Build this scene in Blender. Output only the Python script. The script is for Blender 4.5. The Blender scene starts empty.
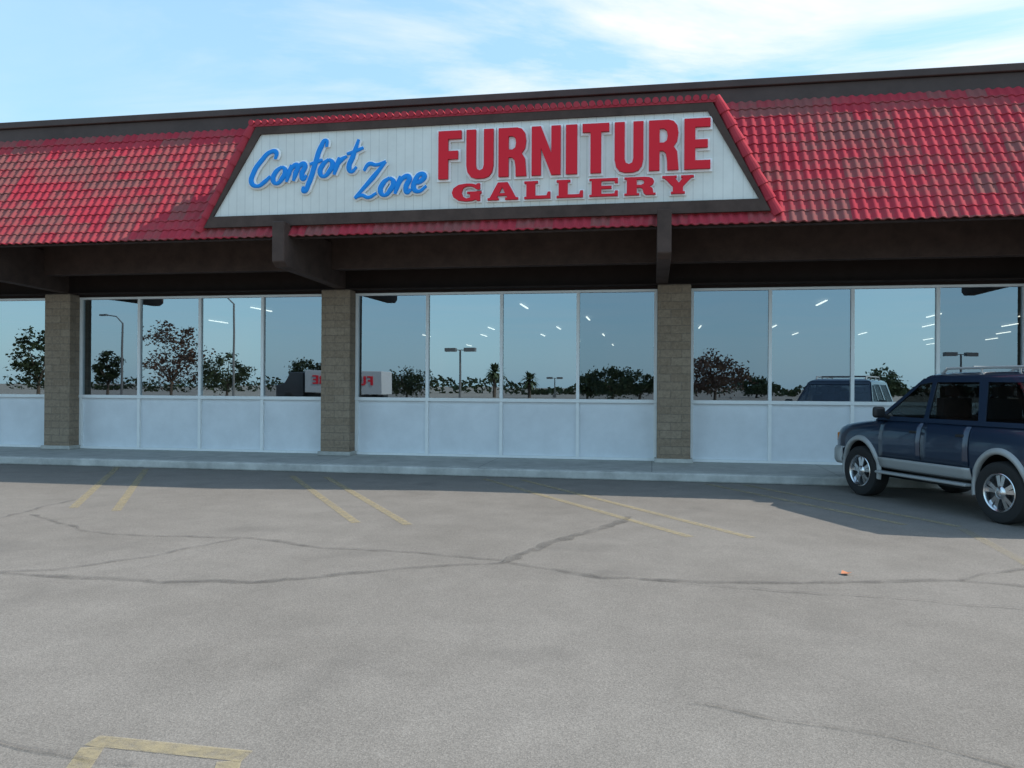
import bpy, bmesh, math, random
from mathutils import Vector, Matrix
R=math.radians
random.seed(7)
sc=bpy.context.scene
sc.view_settings.view_transform='Standard'; sc.view_settings.look='None'; sc.view_settings.exposure=0
COL=sc.collection

# ------------------------------------------------------------------ helpers
def link(o,parent=None,**kw):
    COL.objects.link(o)
    if parent is not None: o.parent=parent
    for k,v in kw.items(): o[k]=v
    return o
def empty(name,loc=(0,0,0),rz=0,parent=None,**kw):
    o=bpy.data.objects.new(name,None); o.empty_display_size=.2
    o.location=loc; o.rotation_euler=(0,0,rz)
    return link(o,parent,**kw)
def mesh(name,verts,faces,mat=None,parent=None,smooth=False,mats=None,fm=None,**kw):
    me=bpy.data.meshes.new(name); me.from_pydata([tuple(v) for v in verts],[],faces)
    me.update()
    for m in (mats or ([mat] if mat else [])): me.materials.append(m)
    if fm:
        for p,i in zip(me.polygons,fm): p.material_index=i
    if smooth:
        for p in me.polygons: p.use_smooth=True
    o=bpy.data.objects.new(name,me)
    return link(o,parent,**kw)
class MB:
    """mesh accumulator"""
    def __init__(s): s.v=[];s.f=[];s.m=[]
    def box(s,x0,x1,y0,y1,z0,z1,m=0):
        b=len(s.v)
        s.v+=[(x0,y0,z0),(x1,y0,z0),(x1,y1,z0),(x0,y1,z0),(x0,y0,z1),(x1,y0,z1),(x1,y1,z1),(x0,y1,z1)]
        s.f+=[tuple(b+i for i in q) for q in((0,3,2,1),(4,5,6,7),(0,1,5,4),(1,2,6,5),(2,3,7,6),(3,0,4,7))]
        s.m+=[m]*6
    def poly(s,pts,m=0):
        b=len(s.v); s.v+=[tuple(p) for p in pts]; s.f.append(tuple(range(b,b+len(pts)))); s.m.append(m)
    def prism(s,pts,y0,y1,m=0):
        n=len(pts); b=len(s.v)
        s.v+=[(p[0],y0,p[1]) for p in pts]+[(p[0],y1,p[1]) for p in pts]
        s.f.append(tuple(b+i for i in range(n))); s.f.append(tuple(b+n+i for i in reversed(range(n))))
        for i in range(n):
            j=(i+1)%n; s.f.append((b+i,b+n+i,b+n+j,b+j))
        s.m+=[m]*(n+2)
    def tube(s,p0,p1,r0,r1,n=8,m=0,cap=True):
        p0=Vector(p0);p1=Vector(p1);d=(p1-p0).normalized()
        a=d.orthogonal().normalized();c=d.cross(a)
        b=len(s.v)
        for p,r in((p0,r0),(p1,r1)):
            for i in range(n):
                t=2*math.pi*i/n; s.v.append(tuple(p+(a*math.cos(t)+c*math.sin(t))*r))
        for i in range(n):
            j=(i+1)%n; s.f.append((b+i,b+j,b+n+j,b+n+i)); s.m.append(m)
        if cap:
            s.f.append(tuple(b+i for i in reversed(range(n)))); s.f.append(tuple(b+n+i for i in range(n))); s.m+=[m,m]
    def lathe(s,prof,n=40,m=0,yoff=0):
        b=len(s.v)
        for i in range(n):
            t=2*math.pi*i/n
            for r,y in prof: s.v.append((r*math.cos(t),y+yoff,r*math.sin(t)))
        k=len(prof)
        for i in range(n):
            j=(i+1)%n
            for q in range(k-1):
                s.f.append((b+i*k+q,b+i*k+q+1,b+j*k+q+1,b+j*k+q)); s.m.append(m)
    def make(s,name,mats,parent=None,smooth=False,**kw):
        if not isinstance(mats,(list,tuple)): mats=[mats]
        return mesh(name,s.v,s.f,parent=parent,smooth=smooth,mats=mats,fm=s.m,**kw)
def bevel(o,w=.01,seg=2,ang=30):
    m=o.modifiers.new('bevel','BEVEL'); m.width=w; m.segments=seg; m.limit_method='ANGLE'; m.angle_limit=R(ang)
    return o

# ------------------------------------------------------------------ materials
def newmat(name):
    m=bpy.data.materials.new(name); m.use_nodes=True
    nt=m.node_tree; b=nt.nodes['Principled BSDF']
    return m,nt,b
def N(nt,t,**kw):
    n=nt.nodes.new(t)
    for k,v in kw.items():
        if k in n.inputs: n.inputs[k].default_value=v
        else: setattr(n,k,v)
    return n
def simple(name,col,rough=.6,metal=0,noise=0,nscale=8,bump=0,bscale=60,coat=0,spec=.5):
    m,nt,b=newmat(name)
    b.inputs['Base Color'].default_value=(*col,1); b.inputs['Roughness'].default_value=rough
    b.inputs['Metallic'].default_value=metal; b.inputs['Coat Weight'].default_value=coat
    b.inputs['Coat Roughness'].default_value=.04; b.inputs['Specular IOR Level'].default_value=spec
    tc=N(nt,'ShaderNodeTexCoord')
    if noise:
        n=N(nt,'ShaderNodeTexNoise',Scale=nscale,Detail=5.0,Roughness=.65); nt.links.new(tc.outputs['Object'],n.inputs['Vector'])
        r=N(nt,'ShaderNodeMapRange'); r.inputs['From Min'].default_value=.3;r.inputs['From Max'].default_value=.7
        r.inputs['To Min'].default_value=1-noise;r.inputs['To Max'].default_value=1+noise
        nt.links.new(n.outputs['Fac'],r.inputs['Value'])
        mx=N(nt,'ShaderNodeVectorMath',operation='SCALE'); mx.inputs[0].default_value=col
        nt.links.new(r.outputs[0],mx.inputs['Scale']); nt.links.new(mx.outputs[0],b.inputs['Base Color'])
    if bump:
        n2=N(nt,'ShaderNodeTexNoise',Scale=bscale,Detail=3.0); nt.links.new(tc.outputs['Object'],n2.inputs['Vector'])
        bp=N(nt,'ShaderNodeBump',Strength=bump,Distance=.01); nt.links.new(n2.outputs['Fac'],bp.inputs['Height'])
        nt.links.new(bp.outputs[0],b.inputs['Normal'])
    return m
def ramp(nt,src,stops):
    r=nt.nodes.new('ShaderNodeValToRGB'); nt.links.new(src,r.inputs[0])
    e=r.color_ramp.elements
    while len(e)<len(stops): e.new(.5)
    for q,(p,c) in zip(e,stops):
        q.position=p; q.color=(c,c,c,1) if not isinstance(c,tuple) else (*c,1)
    return r.outputs[0]
def mixc(nt,fac,a,b,mode='MIX'):
    n=nt.nodes.new('ShaderNodeMix'); n.data_type='RGBA'; n.blend_type=mode
    for sock,v in ((n.inputs[0],fac),(n.inputs[6],a),(n.inputs[7],b)):
        if isinstance(v,bpy.types.NodeSocket): nt.links.new(v,sock)
        elif isinstance(v,tuple): sock.default_value=(*v,1)
        else: sock.default_value=v
    return n.outputs[2]

def asphalt_mat():
    m,nt,b=newmat('asphalt'); b.inputs['Roughness'].default_value=.95; b.inputs['Specular IOR Level'].default_value=.10
    tc=N(nt,'ShaderNodeTexCoord').outputs['Object']
    def nz(s,d=5.,r=.6):
        n=N(nt,'ShaderNodeTexNoise',Scale=s,Detail=d,Roughness=r); nt.links.new(tc,n.inputs['Vector']); return n.outputs['Fac']
    big=ramp(nt,nz(.28),[(.3,(.203,.184,.162)),(.7,(.248,.227,.202))])
    mid=ramp(nt,nz(2.2,7.,.7),[(.3,.90),(.7,1.08)])
    v=N(nt,'ShaderNodeTexVoronoi',Scale=150.); nt.links.new(tc,v.inputs['Vector'])
    sp=ramp(nt,v.outputs['Color'],[(0,.62),(.5,1.),(1,1.42)])
    sp2=ramp(nt,nz(75.,2.,.7),[(.3,.82),(.7,1.18)])
    c=mixc(nt,1.,big,mid,'MULTIPLY'); c=mixc(nt,.65,c,sp,'MULTIPLY'); c=mixc(nt,.65,c,sp2,'MULTIPLY')
    st=ramp(nt,nz(.75,3.,.5),[(.61,0.),(.74,.38)]); c=mixc(nt,st,c,(.12,.11,.10))
    nt.links.new(c,b.inputs['Base Color'])
    bp=N(nt,'ShaderNodeBump',Strength=.3,Distance=.004); nt.links.new(v.outputs['Distance'],bp.inputs['Height']); nt.links.new(bp.outputs[0],b.inputs['Normal'])
    return m
def decal(name,col,lo,hi,s1,p0,p1,a2lo=1.,rough=.85):
    m,nt,b=newmat(name); b.inputs['Base Color'].default_value=(*col,1); b.inputs['Roughness'].default_value=rough
    tc=N(nt,'ShaderNodeTexCoord').outputs['Object']
    n=N(nt,'ShaderNodeTexNoise',Scale=s1,Detail=8.,Roughness=.75); nt.links.new(tc,n.inputs['Vector'])
    n2=N(nt,'ShaderNodeTexNoise',Scale=1.3,Detail=3.); nt.links.new(tc,n2.inputs['Vector'])
    a=ramp(nt,n.outputs['Fac'],[(p0,lo),(p1,hi)]); a2=ramp(nt,n2.outputs['Fac'],[(.3,a2lo),(.65,1.)])
    f=mixc(nt,1.,a,a2,'MULTIPLY')
    t=nt.nodes.new('ShaderNodeBsdfTransparent'); mx=nt.nodes.new('ShaderNodeMixShader')
    nt.links.new(f,mx.inputs[0]); nt.links.new(t.outputs[0],mx.inputs[1]); nt.links.new(b.outputs[0],mx.inputs[2])
    nt.links.new(mx.outputs[0],nt.nodes['Material Output'].inputs[0]); return m
TP=.152; ROWS=13
E0=Vector((0,-2.86,4.12)); E1=Vector((0,-1.25,6.56))
def tile_mat(name='red roof tile',wear=True):
    m,nt,b=newmat(name); b.inputs['Roughness'].default_value=.95; b.inputs['Specular IOR Level'].default_value=.08
    tc=N(nt,'ShaderNodeTexCoord').outputs['Object']
    sx=N(nt,'ShaderNodeSeparateXYZ'); nt.links.new(tc,sx.inputs[0])
    def math_(op,a,bv):
        n=N(nt,'ShaderNodeMath',operation=op)
        if isinstance(a,bpy.types.NodeSocket): nt.links.new(a,n.inputs[0])
        else: n.inputs[0].default_value=a
        if isinstance(bv,bpy.types.NodeSocket): nt.links.new(bv,n.inputs[1])
        elif bv is not None: n.inputs[1].default_value=bv
        return n.outputs[0]
    ix=math_('FLOOR',math_('DIVIDE',math_('ADD',sx.outputs[0],TP/2),TP*2),None)
    iz=math_('FLOOR',math_('DIVIDE',math_('SUBTRACT',sx.outputs[2],E0.z+.02),(E1.z-E0.z)/ROWS),None)
    cb=N(nt,'ShaderNodeCombineXYZ'); nt.links.new(ix,cb.inputs[0]); nt.links.new(iz,cb.inputs[1])
    wn=N(nt,'ShaderNodeTexWhiteNoise',noise_dimensions='3D'); nt.links.new(cb.outputs[0],wn.inputs['Vector'])
    ln=N(nt,'ShaderNodeTexNoise',Scale=.20,Detail=4.,Roughness=.6); nt.links.new(cb.outputs[0],ln.inputs['Vector'])
    fn=N(nt,'ShaderNodeTexNoise',Scale=7.,Detail=8.,Roughness=.75); nt.links.new(tc,fn.inputs['Vector'])
    s=math_('ADD',math_('MULTIPLY',wn.outputs['Value'],.20),math_('MULTIPLY',ln.outputs['Fac'],.84))
    s=math_('ADD',s,math_('MULTIPLY',fn.outputs['Fac'],.34))
    w=ramp(nt,s,[(.62,0.),(.80,.78 if wear else .12)])
    var=ramp(nt,wn.outputs['Value'],[(0,(.40,.044,.062)),(1,(.47,.054,.075))])
    c=mixc(nt,w,var,(.20,.105,.092))
    nt.links.new(c,b.inputs['Base Color']); return m
def block_mat():
    m,nt,b=newmat('slump block'); b.inputs['Roughness'].default_value=.95
    tc=N(nt,'ShaderNodeTexCoord').outputs['Object']; sx=N(nt,'ShaderNodeSeparateXYZ'); nt.links.new(tc,sx.inputs[0])
    ad=N(nt,'ShaderNodeMath',operation='ADD'); nt.links.new(sx.outputs[0],ad.inputs[0]); nt.links.new(sx.outputs[1],ad.inputs[1])
    cb=N(nt,'ShaderNodeCombineXYZ'); nt.links.new(ad.outputs[0],cb.inputs[0]); nt.links.new(sx.outputs[2],cb.inputs[1])
    br=N(nt,'ShaderNodeTexBrick',Scale=1.); br.inputs['Brick Width'].default_value=.405; br.inputs['Row Height'].default_value=.152
    br.inputs['Mortar Size'].default_value=.010; br.inputs['Mortar Smooth'].default_value=.6
    br.inputs['Color1'].default_value=(.275,.205,.145,1); br.inputs['Color2'].default_value=(.33,.255,.185,1); br.inputs['Mortar'].default_value=(.24,.19,.145,1)
    nt.links.new(cb.outputs[0],br.inputs['Vector'])
    n=N(nt,'ShaderNodeTexNoise',Scale=22.,Detail=8.,Roughness=.75); nt.links.new(tc,n.inputs['Vector'])
    c=mixc(nt,.75,br.outputs['Color'],ramp(nt,n.outputs['Fac'],[(.3,.6),(.7,1.35)]),'MULTIPLY')
    nt.links.new(c,b.inputs['Base Color'])
    h=mixc(nt,1.,br.outputs['Fac'],n.outputs['Fac'],'SUBTRACT')
    bp=N(nt,'ShaderNodeBump',Strength=.6,Distance=.012,invert=True); nt.links.new(h,bp.inputs['Height']); nt.links.new(bp.outputs[0],b.inputs['Normal'])
    return m
def board_mat():
    m,nt,b=newmat('white grooved board'); b.inputs['Roughness'].default_value=.6
    tc=N(nt,'ShaderNodeTexCoord').outputs['Object']; sx=N(nt,'ShaderNodeSeparateXYZ'); nt.links.new(tc,sx.inputs[0])
    d=N(nt,'ShaderNodeMath',operation='DIVIDE'); nt.links.new(sx.outputs[0],d.inputs[0]); d.inputs[1].default_value=.152
    f=N(nt,'ShaderNodeMath',operation='FRACT'); nt.links.new(d.outputs[0],f.inputs[0])
    g=ramp(nt,f.outputs[0],[(0,.80),(.05,.80),(.09,1.),(1,1.)])
    n=N(nt,'ShaderNodeTexNoise',Scale=1.5,Detail=8.,Roughness=.7); nt.links.new(tc,n.inputs['Vector'])
    c=mixc(nt,1.,(.80,.795,.74),g,'MULTIPLY'); c=mixc(nt,.8,c,ramp(nt,n.outputs['Fac'],[(.3,.86),(.65,1.03)]),'MULTIPLY')
    nt.links.new(c,b.inputs['Base Color']); return m
def glass_mat(name,refl,tint,tr=(.42,.46,.46),wave=.12):
    m,nt,b=newmat(name); nt.nodes.remove(b)
    g=N(nt,'ShaderNodeBsdfGlossy',Roughness=.0); g.inputs['Color'].default_value=(*tint,1)
    if wave:
        tc=N(nt,'ShaderNodeTexCoord').outputs['Object']
        n=N(nt,'ShaderNodeTexNoise',Scale=.6,Detail=1.); nt.links.new(tc,n.inputs['Vector'])
        bp=N(nt,'ShaderNodeBump',Strength=wave,Distance=.01); nt.links.new(n.outputs['Fac'],bp.inputs['Height']); nt.links.new(bp.outputs[0],g.inputs['Normal'])
    t=N(nt,'ShaderNodeBsdfTransparent'); t.inputs['Color'].default_value=(*tr,1)
    mx=nt.nodes.new('ShaderNodeMixShader'); mx.inputs[0].default_value=refl
    nt.links.new(t.outputs[0],mx.inputs[1]); nt.links.new(g.outputs[0],mx.inputs[2]); nt.links.new(mx.outputs[0],nt.nodes['Material Output'].inputs[0])
    return m
def walk_mat():
    m,nt,b=newmat('concrete walk'); b.inputs['Roughness'].default_value=.9
    tc=N(nt,'ShaderNodeTexCoord').outputs['Object']
    br=N(nt,'ShaderNodeTexBrick',Scale=1.,offset=0.); br.inputs['Brick Width'].default_value=3.; br.inputs['Row Height'].default_value=2.5
    br.inputs['Mortar Size'].default_value=.008
    br.inputs['Color1'].default_value=(.50,.49,.45,1); br.inputs['Color2'].default_value=(.46,.455,.425,1); br.inputs['Mortar'].default_value=(.26,.26,.24,1)
    nt.links.new(tc,br.inputs['Vector'])
    n=N(nt,'ShaderNodeTexNoise',Scale=3.,Detail=8.,Roughness=.7); nt.links.new(tc,n.inputs['Vector'])
    c=mixc(nt,.9,br.outputs['Color'],ramp(nt,n.outputs['Fac'],[(.3,.70),(.7,1.14)]),'MULTIPLY')
    nt.links.new(c,b.inputs['Base Color']); return m

M_asph=asphalt_mat(); M_line=decal('worn yellow paint',(.44,.36,.21),.25,.70,14.,.36,.6,.75); M_seal=decal('crack seal tar',(.115,.105,.095),.05,.52,6.,.35,.62,.5,.75)
M_faint=decal('nearly worn off yellow paint',(.42,.35,.22),.08,.50,14.,.38,.62,.5)
M_tile=tile_mat(); M_ridge=tile_mat('red ridge tile',False)
M_block=block_mat(); M_board=board_mat(); M_walk=walk_mat()
M_kerb=simple('kerb concrete',(.50,.49,.455),.9,noise=.28,nscale=2.5,bump=.3)
M_brown=simple('dark brown timber',(.080,.053,.044),.8,noise=.25,nscale=3,spec=.25)
M_cap=simple('brown metal cap',(.085,.062,.055),.65,noise=.15,nscale=2,spec=.25)
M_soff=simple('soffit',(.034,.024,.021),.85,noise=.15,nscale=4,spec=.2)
M_alu=simple('white aluminium frame',(.90,.91,.90),.4,noise=.03)
M_panel=simple('white spandrel panel',(.77,.80,.83),.38,noise=.07,nscale=1.6)
M_int=simple('interior wall',(.10,.10,.095),.9); M_floor=simple('interior floor',(.10,.085,.07),.6); M_ceil=simple('interior ceiling',(.12,.12,.115),.9)
M_stucco=simple('stucco',(.4,.36,.3),.9,noise=.1)
M_roofflat=simple('flat roof gravel',(.25,.24,.23),.95,noise=.2)
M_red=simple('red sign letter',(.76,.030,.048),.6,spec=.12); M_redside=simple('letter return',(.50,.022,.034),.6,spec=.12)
M_blue=simple('blue sign letter',(.022,.285,.80),.5,spec=.15); M_white=simple('white sign backing',(.93,.94,.93),.4)
G=[glass_mat('tinted glass a',.40,(.76,.90,1.)),glass_mat('tinted glass b',.34,(.74,.88,1.)),glass_mat('tinted glass c',.47,(.80,.93,1.)),glass_mat('tinted glass d',.29,(.72,.87,1.))]
M_lamp,nt_,b_=newmat('fluorescent tube'); b_.inputs['Emission Color'].default_value=(1,.97,.85,1); b_.inputs['Emission Strength'].default_value=2.8
M_lamp.cycles.emission_sampling='NONE'

# ------------------------------------------------------------------ camera
cam=bpy.data.cameras.new('camera'); cam.lens=27.98; cam.sensor_width=36; cam.clip_end=5000
co=bpy.data.objects.new('camera',cam); COL.objects.link(co); sc.camera=co
CAMLOC=Vector((0,-15.6,1.58))
CM=(Matrix.Rotation(R(10),4,'Z')@Matrix.Rotation(R(90.14),4,'X')@Matrix.Rotation(R(.35),4,'Z'))
co.matrix_world=Matrix.Translation(CAMLOC)@CM
FPX=796.
def survey(px,py,z=0.):
    """bearing and depression measured from the camera station -> point on the level z"""
    d=CM.to_3x3()@Vector(((px-512)/FPX,-(py-384)/FPX,-1)); t=(z-CAMLOC.z)/d.z
    return CAMLOC+d*t
def bearing(px,depth):
    d=CM.to_3x3()@Vector(((px-512)/FPX,0,-1)); p=CAMLOC+d*depth
    return p.x,-p.y           # the mirror image in the shop front: a thing standing across the car park

# ------------------------------------------------------------------ ground
mesh('ground',[(-1500,-1500,0),(1500,-1500,0),(1500,1500,0),(-1500,1500,0)],[(0,1,2,3)],M_asph,kind='structure',label='weathered grey asphalt car park')
w=MB(); w.box(-28,24,-1.96,.0,.0,.15); o=w.make('pavement',M_walk,kind='structure',label='concrete walkway under the canopy')
w=MB(); w.box(-28,24,-2.10,-1.963,0,.148)
bevel(w.make('kerb',M_kerb,kind='structure',label='pale concrete kerb of the walkway'),.03,3)
def strip(p0,p1,wd,z=.004):
    p0=Vector(p0[:2]);p1=Vector(p1[:2]);d=(p1-p0).normalized();n=Vector((-d.y,d.x))*wd/2
    return [(*(p0-n),z),(*(p1-n),z),(*(p1+n),z),(*(p0+n),z)]
for a,b,mt in [((118,467),(73,508),M_line),((146,469),(116,511),M_line),((292,476),(356,523),M_line),((326,477),(408,525),M_line),((484,479),(690,537),M_line),((522,480),(752,538),M_line),((706,484),(905,525),M_line),((744,485),(960,527),M_line),((962,529),(1075,590),M_faint)]:
    a=survey(*a);b=survey(*b)
    mesh('parking_line',strip(a,b,.11),[(0,1,2,3)],mt,kind='structure',label='faded yellow angled parking line')
p=[survey(*q) for q in((92,741),(247,757),(247,790),(84,775))]
w=MB()
w.poly(strip(p[0],p[1],.10)); 
d=(p[1]-p[0]).normalized()
for q,o2 in((p[0],.05),(p[1],-.05)):
    s=q+d*o2+Vector((d.y,-d.x,0))*.055; e=s+Vector((d.y,-d.x,0))*1.2+d*.5
    w.poly(strip(s,e,.10,.0045))
w.make('parking_line',M_line,kind='structure',label='faded yellow end bracket of a double parking line')
def ribbon(pts,wd,mb,z=.008,seed=0):
    rnd=random.Random(seed); P=[]
    for a,b in zip(pts[:-1],pts[1:]):
        k=max(2,int((b-a).length/.12))
        for i in range(k): P.append(a.lerp(b,i/k))
    P.append(pts[-1]); dx=dy=0
    for i in range(1,len(P)-1):
        dx=dx*.8+rnd.uniform(-.03,.03); dy=dy*.8+rnd.uniform(-.03,.03); P[i]=P[i]+Vector((dx,dy,0))
    bb=len(mb.v)
    for i,q in enumerate(P):
        d=(P[min(i+1,len(P)-1)]-P[max(i-1,0)]).normalized(); n=Vector((-d.y,d.x,0))*wd*rnd.uniform(.22,.6)
        mb.v+= [(q.x-n.x,q.y-n.y,z),(q.x+n.x,q.y+n.y,z)]
    for i in range(len(P)-1):
        mb.f.append((bb+2*i,bb+2*i+2,bb+2*i+3,bb+2*i+1)); mb.m.append(0)
cr=MB()
for i,(wd,L) in enumerate([
 (.09,[(-60,575),(0,573),(60,577),(150,583),(250,583),(350,575),(450,566),(505,563)]),
 (.09,[(505,563),(600,577),(700,582),(850,582),(960,581),(1060,590)]),
 (.065,[(30,515),(90,532),(160,537),(240,539),(320,548),(420,553),(505,561)]),
 (.055,[(240,539),(160,555),(60,569),(0,572)]),
 (.15,[(505,563),(545,545),(600,528),(628,517)]),
 (.06,[(-20,523),(40,508),(75,500)]),
 (.03,[(690,703),(780,722),(900,742),(1040,775)]),
 (.03,[(-20,738),(60,750),(135,766)]),
 (.035,[(640,580),(760,590),(900,600),(1040,612)]),
 (.05,[(960,581),(1000,573),(1040,568)]),
]): ribbon([survey(*q) for q in L],wd,cr,z=.008+.0006*i,seed=i)
cr.make('asphalt_crack_sealing',M_seal,kind='structure',label='dark sealed cracks wandering over the asphalt')
lp=survey(841,575)
lv=[(0,0,.012),(.05,-.03,.02),(.09,.0,.03),(.07,.05,.012),(.02,.055,.03)]
mesh('fallen_leaf',[(v[0]+lp.x,v[1]+lp.y,v[2]) for v in lv],[(0,1,2),(0,2,3),(0,3,4)],simple('orange leaf',(.5,.17,.07),.7),label='crumpled orange leaf lying on the asphalt',category='leaf')
# ------------------------------------------------------------------ building
B=empty('store_building',(0,0,0),label='single-storey shop with red tiled mansard roof and large windows',category='building')
CX=[-25.9,-19.3,-12.70,-6.33,.40,6.88,13.4,19.9]
BX=[-25.8,-19.2,-12.55,-6.24,.17,6.7,13.2,19.7]
XL,XR=CX[0]-.3,CX[-1]+.3
CW=.31
w=MB()
w.box(XL,XL+.25,.1,36,0,6.5); w.box(XR-.25,XR,.1,36,0,6.5); w.box(XL+.25,XR-.25,35.7,36,0,6.5)
w.box(XL+.25,XR-.25,-.02,.22,3.48,6.3)
w.make('wall',[M_stucco],B)
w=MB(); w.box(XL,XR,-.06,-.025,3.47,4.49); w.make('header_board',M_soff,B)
w=MB(); w.box(XL+.26,XR-.26,.23,35.6,.0,.14); w.make('floor',M_floor,B)
w=MB(); w.box(XL+.26,XR-.26,.23,35.6,4.1,4.2); w.make('ceiling',M_ceil,B)
w=MB(); w.box(XL+.26,XR-.26,35.5,35.68,.15,4.09); w.box(XL+.26,XL+.3,.3,35.4,.15,4.09); w.box(XR-.3,XR-.26,.3,35.4,.15,4.09)
w.box(-14,-13.8,9,35.4,.15,4.09); w.make('inner_wall',M_int,B)
w=MB(); w.box(XL,XR,-1.0,35.9,6.33,6.48); w.make('flat_roof',M_roofflat,B)
w=MB(); w.box(XL-.1,XR+.1,-1.27,-1.0,6.50,6.80); w.box(XL-.15,XR+.15,-1.33,-.97,6.805,6.93)
bevel(w.make('parapet_cap',M_cap,B),.01,1)
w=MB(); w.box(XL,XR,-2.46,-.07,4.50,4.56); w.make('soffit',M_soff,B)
w=MB(); w.box(XL,XR,-1.02,-.80,3.82,4.495); bevel(w.make('fascia_beam',M_brown,B),.012,1)
pr=[(-2.81,4.10),(-1.2,6.48),(-1.05,6.48),(-2.66,4.10)]
mesh('roof_deck',[(XL,y,z) for y,z in pr]+[(XR,y,z) for y,z in pr],[(0,1,2,3),(7,6,5,4),(0,4,5,1),(1,5,6,2),(2,6,7,3),(3,7,4,0)],M_brown,B)
t=(E1-E0); L=t.length; t=t/L; nrm=Vector((0,-t.z,t.y))
SUB=8
n=int((XR-XL)/TP*SUB); xs=[XL+i*TP/SUB for i in range(n+1)]
def prof(x):
    ph=((x+TP/2)/TP)%1.0
    return .022*math.sin(math.pi*ph/.62) if ph<.62 else -.006*math.sin(math.pi*(ph-.62)/.38)
rl=L/ROWS; V=[];F=[]
rnd=random.Random(3)
jit={}
lv=[]
for r in range(ROWS): lv+=[(r*rl-.02,.0,r),(r*rl-.02,.027,r),(r*rl+rl*.5,.018,r),(r*rl+rl-.02,.009,r)]
nx=len(xs)
for s,h,r in lv:
    for x in xs:
        k=(r,int((x-XL+TP/2)/TP)); 
        if k not in jit: jit[k]=rnd.uniform(-.003,.003)
        off=h+max(prof(x),-.006)+jit[k] if h>0 else prof(x)+.006
        p_=E0+t*(s+(jit[k]*1.5 if h>.025 else 0))+nrm*off; V.append((x,p_.y,p_.z))
for j in range(len(lv)-1):
    for i in range(nx-1):
        a=j*nx+i; F.append((a,a+1,a+nx+1,a+nx))
o=mesh('roof_tile',V,F,M_tile,B,smooth=True,label='red painted curved tiles with worn brown patches')
m_=o.modifiers.new('es','EDGE_SPLIT'); m_.split_angle=R(50)
# sign dormer
SY=-2.78
TLw,TRw,BRw,BLw=(-6.69,5.90),(.83,5.90),(1.61,4.50),(-7.57,4.50)
outer=[(-7.74,4.31),(1.78,4.31),(.90,6.03),(-6.77,6.03)]
w=MB(); w.prism([(-7.80,4.22),(1.84,4.22),(.93,6.06),(-6.80,6.06)],SY+.03,-1.5)
w.v=[(x,(y if y<-2 else -2.80+(z-4.12)*.66+.08),z) for x,y,z in w.v]
w.make('sign_dormer',M_brown,B)
w=MB()
def frame(mb,out,inn,y0,y1):
    for i in range(4):
        j=(i+1)%4; mb.prism([out[i],out[j],inn[j],inn[i]],y0,y1)
frame(w,outer,[BLw,BRw,TRw,TLw],SY-.06,SY+.02); w.make('sign_frame',M_brown,B)
def ridge(mb,p0,p1,r,seg=.27,y=SY-.0):
    p0=Vector((p0[0],y,p0[1]));p1=Vector((p1[0],y,p1[1])); n_=max(1,round((p1-p0).length/seg)); d=(p1-p0)/n_
    for i in range(n_):
        a=p0+d*i; b=a+d*1.12
        mb.tube(a,b,r*1.22,r*.86,14)
for q0,q1 in(((-7.86,4.26),(-6.83,6.10)),((1.90,4.26),(.97,6.10))):
    w=MB(); ridge(w,q0,q1,.078); w.make('ridge_tile',M_ridge,B)
w=MB(); 
x=-6.85
while x<.95: w.tube((x,SY-.09,6.10),(x,SY+.75,6.14),.050,.050,12); x+=.125
w.make('top_edge_tile',M_ridge,B)
w=MB(); w.box(-6.85,.95,SY-.07,SY+.3,6.03,6.075); w.make('dormer_trim',M_ridge,B)
for cx in BX:
    w=MB(); hw=.11
    pr=[(-3.06,4.34),(-3.06,3.66),(-2.92,3.58),(-1.6,3.56),(-.3,3.53),(-.3,4.34)]
    k=len(pr)
    w.v+=[(cx-hw,y,z) for y,z in pr]+[(cx+hw,y,z) for y,z in pr]
    w.f+=[tuple(range(k)),tuple(reversed(range(k,2*k)))]+[(i,i+k,(i+1)%k+k,(i+1)%k) for i in range(k)]; w.m=[0]*(k+2)
    bevel(w.make('roof_bracket',M_brown,B),.012,1)
for cx in CX:
    w=MB(); w.box(cx-CW,cx+CW,-.34,.24,.15,3.51)
    c=w.make('column',M_block,B); bevel(c,.015,2)
    w=MB(); w.box(cx-CW-.045,cx+CW+.045,-.39,-.03,.151,.23); bevel(w.make('column_base',M_kerb,B),.015,2)
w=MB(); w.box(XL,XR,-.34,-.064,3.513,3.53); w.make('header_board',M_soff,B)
ZS,ZT=1.30,3.46
random.seed(11)
rows=[[0,1,0,2],[2,1,0,2],[1,0,2,1],[1,2,0,3],[3,1,2,3],[1,0,2,3],[1,2,1,0]]
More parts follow.
